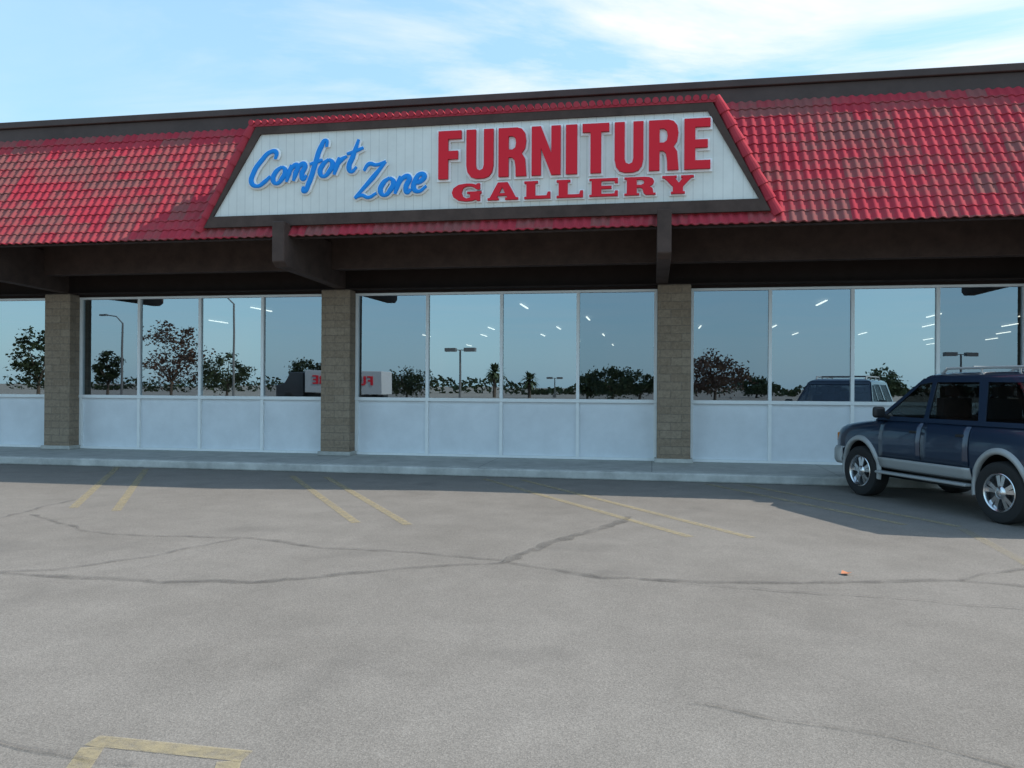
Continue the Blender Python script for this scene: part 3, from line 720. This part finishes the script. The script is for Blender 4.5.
tree_at(410,366,44,110,5,M_leaf); tree_at(615,364,52,85,6,M_leaf); tree_at(643,370,40,95,7,M_leaf); tree_at(718,348,72,80,8,M_leafr,'broad tree with brown tinged leaves'); tree_at(880,368,46,90,9,M_leaf)
tree_at(306,356,40,90,10,M_leaf); tree_at(590,372,34,100,12,M_leaf); tree_at(760,378,40,110,13,M_leaf)
def palm(px,ytop,depth,seed):
    rnd=random.Random(seed); x,y=bearing(px,depth); h=1.58+(386-ytop)/(FPX/depth)
    T=empty('palm_tree',(x,y,0),label='palm tree with a bushy head across the car park',category='palm tree',group='palms across the car park')
    w=MB(); w.tube((0,0,0),(0,0,h-1),.25,.2,8); w.make('trunk',M_bark,T)
    c=MB()
    for k in range(110):
        a=rnd.uniform(0,6.28); el=rnd.uniform(-.9,1.3); L_=rnd.uniform(1.3,2.); p_=Vector((0,0,h-1.2)); d=Vector((math.cos(a)*math.cos(el),math.sin(a)*math.cos(el),math.sin(el))); s_=Vector((-math.sin(a),math.cos(a),0))*.2
        m_=p_+d*L_*.6; e=p_+d*L_-Vector((0,0,.4)); c.poly([p_-s_*.4,m_-s_,m_+s_,p_+s_*.4]); c.poly([m_-s_,e,m_+s_])
    c.make('crown',M_leaf,T)
palm(493,364,110,1); palm(526,371,118,2)
M_pole=simple('grey pole',(.12,.12,.12),.5)
def lot_lamp(px,ytop,depth,heads=2):
    x,y=bearing(px,depth); h=1.58+(386-ytop)/(FPX/depth)
    T=empty('street_lamp',(x,y,0),label='car park lamp with two box heads on a thin pole',category='street lamp',group='car park lamps')
    w=MB(); w.tube((0,0,0),(0,0,h),.1,.07,8); w.box(-.25,.25,-.25,.25,0,.5); w.make('pole',M_pole,T)
    for sg in(-1,1):
        w=MB(); w.box(sg*.75-.42,sg*.75+.42,-.3,.3,h-.12,h+.16); w.box(min(0,sg*.35),max(0,sg*.35),-.04,.04,h-.03,h+.03); w.make('lamp_head',M_pole,T)
lot_lamp(459,350,62); lot_lamp(551,377,120); lot_lamp(963,352,60); 
def road_lamp(px,ytop,depth,sg):
    x,y=bearing(px,depth); h=1.58+(386-ytop)/(FPX/depth)
    T=empty('street_lamp',(x,y,0),label='tall road lamp with curved arm',category='street lamp',group='road lamps')
    w=MB(); w.tube((0,0,0),(0,0,h-.8),.12,.08,8); w.tube((0,0,h-.8),(sg*.7,0,h-.15),.06,.05,8); w.tube((sg*.7,0,h-.15),(sg*1.7,0,h),.05,.05,8); w.make('pole',M_pole,T)
    w=MB(); w.box(min(sg*1.7,sg*2.4),max(sg*1.7,sg*2.4),-.15,.15,h-.06,h+.1); w.make('lamp_head',M_pole,T)
road_lamp(120,318,75,-1); road_lamp(235,296,70,-1)
tx,ty_=bearing(350,64)
TR=empty('delivery_truck',(tx,ty_,0),0,label='white box truck with red lettering on its side',category='truck')
M_tw=simple('white truck body',(.50,.51,.51),.6)
w=MB(); w.box(-3.4,3.4,-1.2,1.2,.95,2.75); bevel(w.make('cargo_box',M_tw,TR),.04,2)
w=MB(); w.prism([(-5.9,.5),(-3.6,.5),(-3.6,2.6),(-4.7,2.55),(-5.2,1.7),(-5.9,1.5)],-1.05,1.05); bevel(w.make('cab',simple('dark truck cab',(.03,.03,.035),.3,coat=.5),TR),.06,3)
w=MB(); w.box(-5.2,3.3,-.5,.5,.6,.9); w.make('chassis',M_black,TR)
for X in(-4.8,2.1):
    for sg in(-1,1):
        a=MB(); a.lathe([(.2,-.14),(.42,-.14),(.48,-.1),(.48,.1),(.42,.14),(.2,.14),(0,.1)],24); o=a.make('wheel',M_tyre,TR); o.location=(X,sg*.95,.48)
Mf=Matrix.Translation((0,1.23,0))@Matrix.Rotation(math.pi,4,'Z')
word('FURNITURE',-2.7,2.7,1.65,2.35,0,.02,TR,M0=Mf,mats=[M_red],font=GP,gap=.15)
rnd=random.Random(9); w=MB()
for k in range(5200):
    a=rnd.uniform(-150,110); 
    hh=2.3+1.1*math.sin(a*.11)+.8*math.sin(a*.37+1)+.5*math.sin(a*1.1)
    p_=Vector((a,-150+rnd.uniform(-3,3),rnd.uniform(0,1)**.7*max(hh,1.0))); n1=Vector((rnd.gauss(0,1),rnd.gauss(0,.4),rnd.gauss(0,1))).normalized(); n2=n1.orthogonal().normalized(); s_=rnd.uniform(.3,.6)
    w.poly([p_-n1*s_,p_+n2*s_*.7,p_+n1*s_,p_-n2*s_*.7])
w.make('distant_shrubbery',M_leaf,kind='stuff',label='low band of far trees and shrubs',category='shrubs')

# ------------------------------------------------------------------ light
sv=Vector((1.2,.27,1.0)).normalized()
sun=bpy.data.lights.new('sun','SUN'); sun.energy=4.9; sun.angle=R(.53); sun.color=(1,.94,.85)
so=bpy.data.objects.new('sun',sun); so.rotation_euler=sv.to_track_quat('Z','Y').to_euler(); COL.objects.link(so)
W=bpy.data.worlds.new('World'); sc.world=W; W.use_nodes=True; nt=W.node_tree
bg=nt.nodes['Background']; sky=nt.nodes.new('ShaderNodeTexSky'); sky.sky_type='NISHITA'; sky.sun_disc=False
sky.sun_elevation=math.asin(sv.z); sky.sun_rotation=math.atan2(sv.x,sv.y); sky.air_density=1.0; sky.dust_density=.6; sky.ozone_density=1.4
tc=nt.nodes.new('ShaderNodeTexCoord'); sx=nt.nodes.new('ShaderNodeSeparateXYZ'); nt.links.new(tc.outputs['Generated'],sx.inputs[0])
mxn=N(nt,'ShaderNodeMath',operation='MAXIMUM'); nt.links.new(sx.outputs[2],mxn.inputs[0]); mxn.inputs[1].default_value=.06
dx=N(nt,'ShaderNodeMath',operation='DIVIDE'); dy=N(nt,'ShaderNodeMath',operation='DIVIDE')
nt.links.new(sx.outputs[0],dx.inputs[0]); nt.links.new(mxn.outputs[0],dx.inputs[1]); nt.links.new(sx.outputs[1],dy.inputs[0]); nt.links.new(mxn.outputs[0],dy.inputs[1])
cb=nt.nodes.new('ShaderNodeCombineXYZ'); nt.links.new(dx.outputs[0],cb.inputs[0]); nt.links.new(dy.outputs[0],cb.inputs[1])
mp=nt.nodes.new('ShaderNodeMapping'); nt.links.new(cb.outputs[0],mp.inputs[0]); mp.inputs['Rotation'].default_value=(0,0,R(25)); mp.inputs['Scale'].default_value=(.6,.8,1); mp.inputs['Location'].default_value=(.3,.2,0)
cn=N(nt,'ShaderNodeTexNoise',Scale=1.1,Detail=9.,Roughness=.60,Distortion=.6); nt.links.new(mp.outputs[0],cn.inputs['Vector'])
cm=ramp(nt,cn.outputs['Fac'],[(.41,0.),(.60,.95)])
dn=N(nt,'ShaderNodeVectorMath',operation='DOT_PRODUCT'); nt.links.new(tc.outputs['Generated'],dn.inputs[0]); dn.inputs[1].default_value=(.6,.75,.2)
fr=N(nt,'ShaderNodeMapRange'); nt.links.new(dn.outputs['Value'],fr.inputs['Value']); fr.inputs['From Min'].default_value=.25; fr.inputs['From Max'].default_value=.75; fr.inputs['To Min'].default_value=.08; fr.inputs['To Max'].default_value=1
cm=mixc(nt,1.,cm,fr.outputs[0],'MULTIPLY')
br_=N(nt,'ShaderNodeVectorMath',operation='MULTIPLY'); nt.links.new(sky.outputs[0],br_.inputs[0]); br_.inputs[1].default_value=(2.5,2.5,2.2)
hf=ramp(nt,sx.outputs[2],[(0.,.85),(.30,.70),(.75,.15)])
hz=mixc(nt,hf,br_.outputs[0],(2.6,4.7,6.3))
col=mixc(nt,cm,hz,(7.0,7.2,7.4))
nt.links.new(col,bg.inputs[0]); bg.inputs[1].default_value=.15
bpy.context.view_layer.update()
